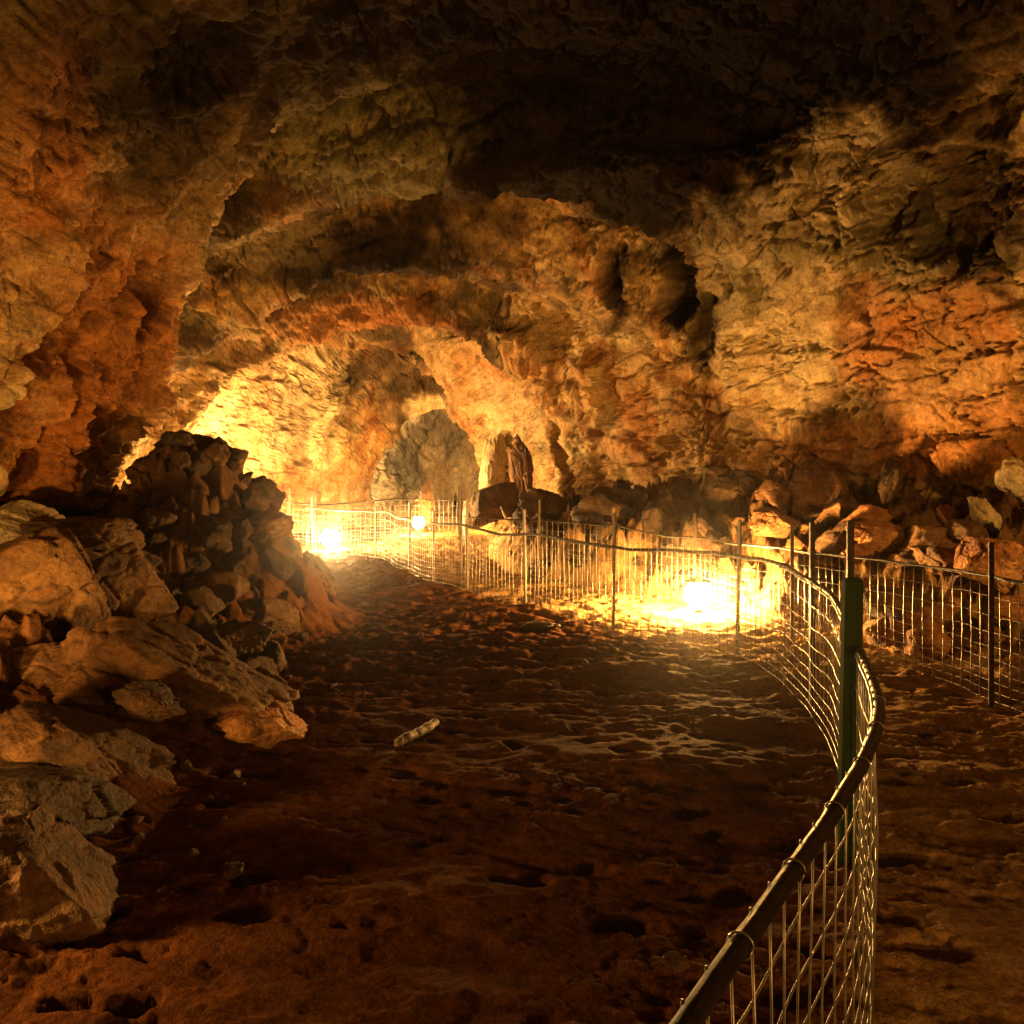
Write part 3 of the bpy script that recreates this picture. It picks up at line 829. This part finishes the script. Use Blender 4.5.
def build_fences():
    A = [(-4.6, 19.0, .95), (-2.85, 17.4, .95), (-1.9, 15.2, .95), (-1.33, 13.75, .93), (-.72, 12.6, .95), (.14, 11.1, .93), (1.05, 9.3, .94), (1.65, 8.55, .95), (2.06, 8.0, .95),
         (2.2, 7.1, .95), (2.14, 6.1, .95), (1.95, 5.1, .95), (1.60, 3.95, .94), (1.42, 3.4, .94), (1.22, 2.83, .95), (1.03, 2.42, .95), (.79, 2.02, .95), (.5, 1.58, .95), (.26, 1.2, .95), (.06, .85, .95), (-.02, .55, .95)]
    postsA = [(-4.5, 18.9, 1.2, 0), (-2.8, 17.4, 1.05, 0), (-1.9, 15.2, 1.25, .01), (-1.33, 13.75, 1.15, 0), (-.72, 12.6, 1.35, 0), (.14, 11.1, 1.25, -.02), (1.05, 9.3, 1.3, .02), (2.06, 8.0, 1.3, .03), (2.15, 6.28, 1.38, 0), (1.92, 4.95, 1.43, .0)]
    root, C, t, g, top, nor, tang, off = fence('wire_fence', 'near wire mesh fence whose dark rail curves to the picture bottom past a green post', None, A, postsA, 0.018, vstep=0.11, wraps=True, seed=2)
    # the thick green painted post at the bend, leaning slightly
    gx, gy = 1.50, 3.8
    b = MB()
    w, dpt = .041, .03
    zs = np.array([-.1, .0, .4, .8, 1.2, 1.25, 1.265])
    sc = np.array([1.06, 1.05, 1.03, 1.01, 1.0, 1.0, .8])
    ring = []
    for z, s in zip(zs, sc):
        for (a, c) in ((-1, -.7), (-.7, -1), (.7, -1), (1, -.7), (1, .7), (.7, 1), (-.7, 1), (-1, .7)):
            ring.append((gx + a * w * s + .018 * z, gy + c * dpt * s, gz(gx, gy) + z))
    Q = []
    for i in range(len(zs) - 1):
        for j in range(8): Q.append((i * 8 + j, i * 8 + (j + 1) % 8, i * 8 + 8 + (j + 1) % 8, i * 8 + 8 + j))
    n = (len(zs) - 1) * 8
    Q += [(n, n + 1, n + 2, n + 3), (n, n + 3, n + 4, n + 7), (n + 4, n + 5, n + 6, n + 7)]
    b.add(np.array(ring) - off, Q)
    gp_ = b.build('post', M_GREEN, root, False)
    gp_['label'] = 'thick green painted post at the bend of the near fence'

    B = [(3.2, 4.6, .94), (3.58, 5.4, .95), (3.62, 6.0, .94), (3.52, 6.9, .94), (3.27, 7.8, .93), (3.02, 8.7, .92), (2.75, 9.6, .91), (2.38, 10.9, .92), (1.5, 12.3, .95), (.45, 13.4, .97), (-.45, 14.3, 1.0), (-.85, 14.9, 1.0)]
    postsB = [(3.62, 6.3, 1.22, 0), (2.97, 8.9, 1.2, 0), (2.38, 10.9, 1.22, 0), (1.5, 12.3, 1.25, 0), (.45, 13.4, 1.3, 0), (-.85, 14.9, 1.45, 0)]
    r2 = fence('wire_fence', 'wire mesh fence with thin bright rail behind the big lamp, along the right rubble', None, B, postsB, 0.011, vstep=0.11, seed=5)[0]
    Cc = [(-1.2, 20.6, 1.0), (-1.3, 22.2, 1.05), (-2.4, 22.6, 1.05), (-3.8, 22.4, 1.0), (-5.0, 21.6, 1.0), (-6.4, 20.9, 1.0)]
    postsC = [(-1.25, 20.8, 1.3, 0), (-1.35, 22.3, 1.4, 0), (-2.4, 22.6, 1.3, 0), (-3.8, 22.4, 1.3, 0), (-5.0, 21.6, 1.3, 0), (-5.6, 21.3, 1.35, 0), (-6.2, 21.0, 1.3, 0)]
    r3 = fence('wire_fence', 'far wire mesh fence across the back of the cave behind the far left lamp', None, Cc, postsC, 0.018, wire_r=0.005, vstep=0.13, seed=8)[0]
    # sticks leaning on the fences
    for (a, b_, label) in (((383, 545, 16.9), (404, 524, 15.6), 'thin pale stick leaning against the far end of the near fence'),
                           ((502, 506, 15.0), (516, 546, 14.3), 'thin pale stick leaning on the fence below the rock columns')):
        pa, pb_ = at(*a), at(*b_)
        low, hi = (pa, pb_) if pa[2] < pb_[2] else (pb_, pa)
        m = MB()
        ts = np.linspace(0, 1, 9)[:, None]
        pts = (hi - low) * ts + 0.02 * np.sin(ts * 5) * np.array([1, 0, 0.3])
        m.tube(pts, np.linspace(.022, .014, 9), 7)
        o = m.build('wooden_stick', M_WOOD); o.location = low
        tag(o, label, 'stick')


# ------------------------------------------------------------------ lamps, log
LAMPS = []
def floor_lamp(x, y, power, label, r=0.14, col=WARM, lift=0.0):
    g = gz(x, y) + lift
    root = empty('floor_lamp', (x, y, g))
    b = MB()
    b.lathe([(0, .0), (.13, .0), (.13, .015), (.06, .03), (.05, .05), (.075, .06), (.075, .085), (0, .085)], (0, 0, 0), 24)
    b.build('base', M_LAMPMETAL, root)
    m = emitter('lamp_glow', col, power / (math.pi * 4 * math.pi * r * r))
    U, Fc = ico(2)
    gl = new_mesh('globe', U * r + np.array([0, 0, .08 + r]), Fc, m, True, None, root)
    c = MB()
    top = .08 + 2 * r
    c.lathe([(0, top + .055), (.03, top + .05), (.05, top + .03), (r * 1.0, top - .005), (r * 1.0, top - .015), (r * .4, top + .004), (0, top + .008)], (0, 0, 0), 24)  # lid added to keep the globe's light off the vault
    c.build('cap', M_LAMPMETAL, root)
    tag(root, label, 'lamp', None)
    return root


def point(name, loc, w, col=WARM, r=0.08):
    l = bpy.data.lights.new(name, 'POINT'); l.energy = w; l.color = col; l.shadow_soft_size = r
    o = bpy.data.objects.new(name, l); o.location = loc; COL.objects.link(o)
    return o


def flood(name, loc, aim, w, ang, col=WARM, r=0.08, blend=0.7):
    l = bpy.data.lights.new(name, 'SPOT'); l.energy = w; l.color = col; l.shadow_soft_size = r
    l.spot_size = R(ang); l.spot_blend = blend
    o = bpy.data.objects.new(name, l); o.location = loc; COL.objects.link(o)
    o.rotation_euler = (Vector(aim) - Vector(loc)).to_track_quat('-Z', 'Y').to_euler()
    return o


def build_lamps():
    floor_lamp(2.29, 10.45, 2700, 'brightest floor lamp standing on the path between the two fences', 0.17, (1.0, 0.50, 0.12))
    floor_lamp(-4.1, 19.2, 4200, 'far left floor lamp glowing behind the upright dark rock', 0.21, (1.0, 0.58, 0.20))
    floor_lamp(-2.62, 23.8, 1100, 'farthest and smallest glowing floor lamp, near the small grey opening', 0.18, lift=0.12)
    # unseen path lamps plus lights added as fill
    flood('path_flood_light', (3.3, -1.2, 0.5), (-4.2, 7.0, 1.3), 320, 80)
    point('unseen_point_light', (3.4, -1.0, 0.9), 80)  # fill light added to lift the path and floor
    flood('path_flood_light', (-3.4, 3.4, 0.9), (-5.0, 9.0, 3.2), 620, 110)
    point('unseen_point_light', (-2.66, 2.95, 0.55), 170)
    flood('path_flood_light', (5.5, 5.2, 1.9), (5.3, 11.5, 2.4), 470, 115)
    point('unseen_point_light', (-6.3, 12.7, 0.8), 750)  # added to light the roof ribs, hidden by the left wall
    point('unseen_point_light', (-6.0, 19.3, 0.8), 2200, (1.0, 0.58, 0.20))
    point('unseen_point_light', (-5.5, 30.7, 0.8), 1700, (1.0, .66, .28))
    point('unseen_point_light', (-0.5, 25.4, 1.0), 700)  # added to brighten the far rock lobe, hidden behind it


def build_log():
    c = gp(417, 737)
    d = c[1]
    a, b = np.array([(395 - 512) / F * (d - .2), d - .2, 0]), np.array([(437 - 512) / F * (d + .3), d + .3, 0])
    n = 40; ts = np.linspace(0, 1, n)
    pts = a + (b - a) * ts[:, None]
    pts[:, 2] = ground(pts[:, 0], pts[:, 1], False).max() + .012
    o_ = pts[0].copy()
    pts[:, 0] += .012 * np.sin(ts * 3.1); pts[:, 2] += .006 * np.sin(ts * 7) - .02 * ts * 0
    rad = (.034 - .012 * np.abs(ts - .55) ** 1.0) * (1 + .10 * np.sin(ts * 11) + .07 * np.sin(ts * 27 + 1))
    rad[0] *= .35; rad[1] *= .7; rad[-1] *= .45; rad[-2] *= .8
    m = MB(); m.tube(pts - o_, rad, 16)
    mt, nt, bs = nodes_of('speckled_bark')
    co = N(nt, 'ShaderNodeTexCoord').outputs['Object']
    v = N(nt, 'ShaderNodeTexNoise'); v.inputs['Scale'].default_value = 26; v.inputs['Detail'].default_value = 5; nt.links.new(co, v.inputs[0])
    r = ramp(nt, v.outputs['Fac'], [(0.40, (.07, .04, .02)), (0.52, (.42, .33, .19)), (0.7, (.62, .54, .36))])
    nt.links.new(r.outputs[0], bs.inputs['Base Color']); bs.inputs['Roughness'].default_value = .7
    bp = N(nt, 'ShaderNodeBump'); bp.inputs['Strength'].default_value = .5; bp.inputs['Distance'].default_value = .01
    nt.links.new(v.outputs['Fac'], bp.inputs['Height']); nt.links.new(bp.outputs[0], bs.inputs['Normal'])
    o = m.build('log', mt); o.location = o_
    tag(o, 'short pale speckled log lying slantwise on the mud floor', 'log')


# ------------------------------------------------------------------ build everything
build_floor()
build_cave()
build_rocks()
build_fences()
build_lamps()
build_log()

def build_haze():  # haze volume added to give the lamps a soft halo
    m = bpy.data.materials.new('glow_haze'); m.use_nodes = True
    nt = m.node_tree
    for n in list(nt.nodes):
        if n.type == 'BSDF_PRINCIPLED': nt.nodes.remove(n)
    v = nt.nodes.new('ShaderNodeVolumePrincipled')
    v.inputs['Color'].default_value = (0.95, 0.92, 0.86, 1); v.inputs['Density'].default_value = HAZE
    v.inputs['Anisotropy'].default_value = 0.95
    out = [n for n in nt.nodes if n.type == 'OUTPUT_MATERIAL'][0]
    nt.links.new(v.outputs[0], out.inputs['Volume'])
    x, y0, y1, z0, z1 = 13, -12, 46, -3, 11
    V = [(-x, y0, z0), (x, y0, z0), (x, y1, z0), (-x, y1, z0), (-x, y0, z1), (x, y0, z1), (x, y1, z1), (-x, y1, z1)]
    o = new_mesh('haze', V, np.array([(0, 3, 2, 1), (4, 5, 6, 7), (0, 1, 5, 4), (1, 2, 6, 5), (2, 3, 7, 6), (3, 0, 4, 7)]), m, False)
    tag(o, 'thin haze added to spread a glow around the lamps in the cave', None, kind='stuff')


HAZE = 0.0012
if HAZE: build_haze()

cam = bpy.data.cameras.new('camera')
cam.sensor_width = 36; cam.lens = 36 * F / 1024; cam.shift_y = -(512 - HOR) / 1024
cam.clip_start = 0.05; cam.clip_end = 200
co = bpy.data.objects.new('camera', cam); co.location = (0, 0, EYE); co.rotation_euler = (math.pi / 2, 0, 0)
COL.objects.link(co); SC.camera = co

w = bpy.data.worlds.new('World'); SC.world = w; w.use_nodes = True
bg = w.node_tree.nodes['Background']; bg.inputs[0].default_value = (0.01, 0.007, 0.004, 1); bg.inputs[1].default_value = 0.1

SC.view_settings.view_transform = 'Standard'; SC.view_settings.look = 'None'
SC.view_settings.exposure = 0; SC.view_settings.gamma = 1
SC.cycles.use_denoising = True
SC.cycles.max_bounces = 4; SC.cycles.diffuse_bounces = 1
SC.cycles.sample_clamp_indirect = 4.0
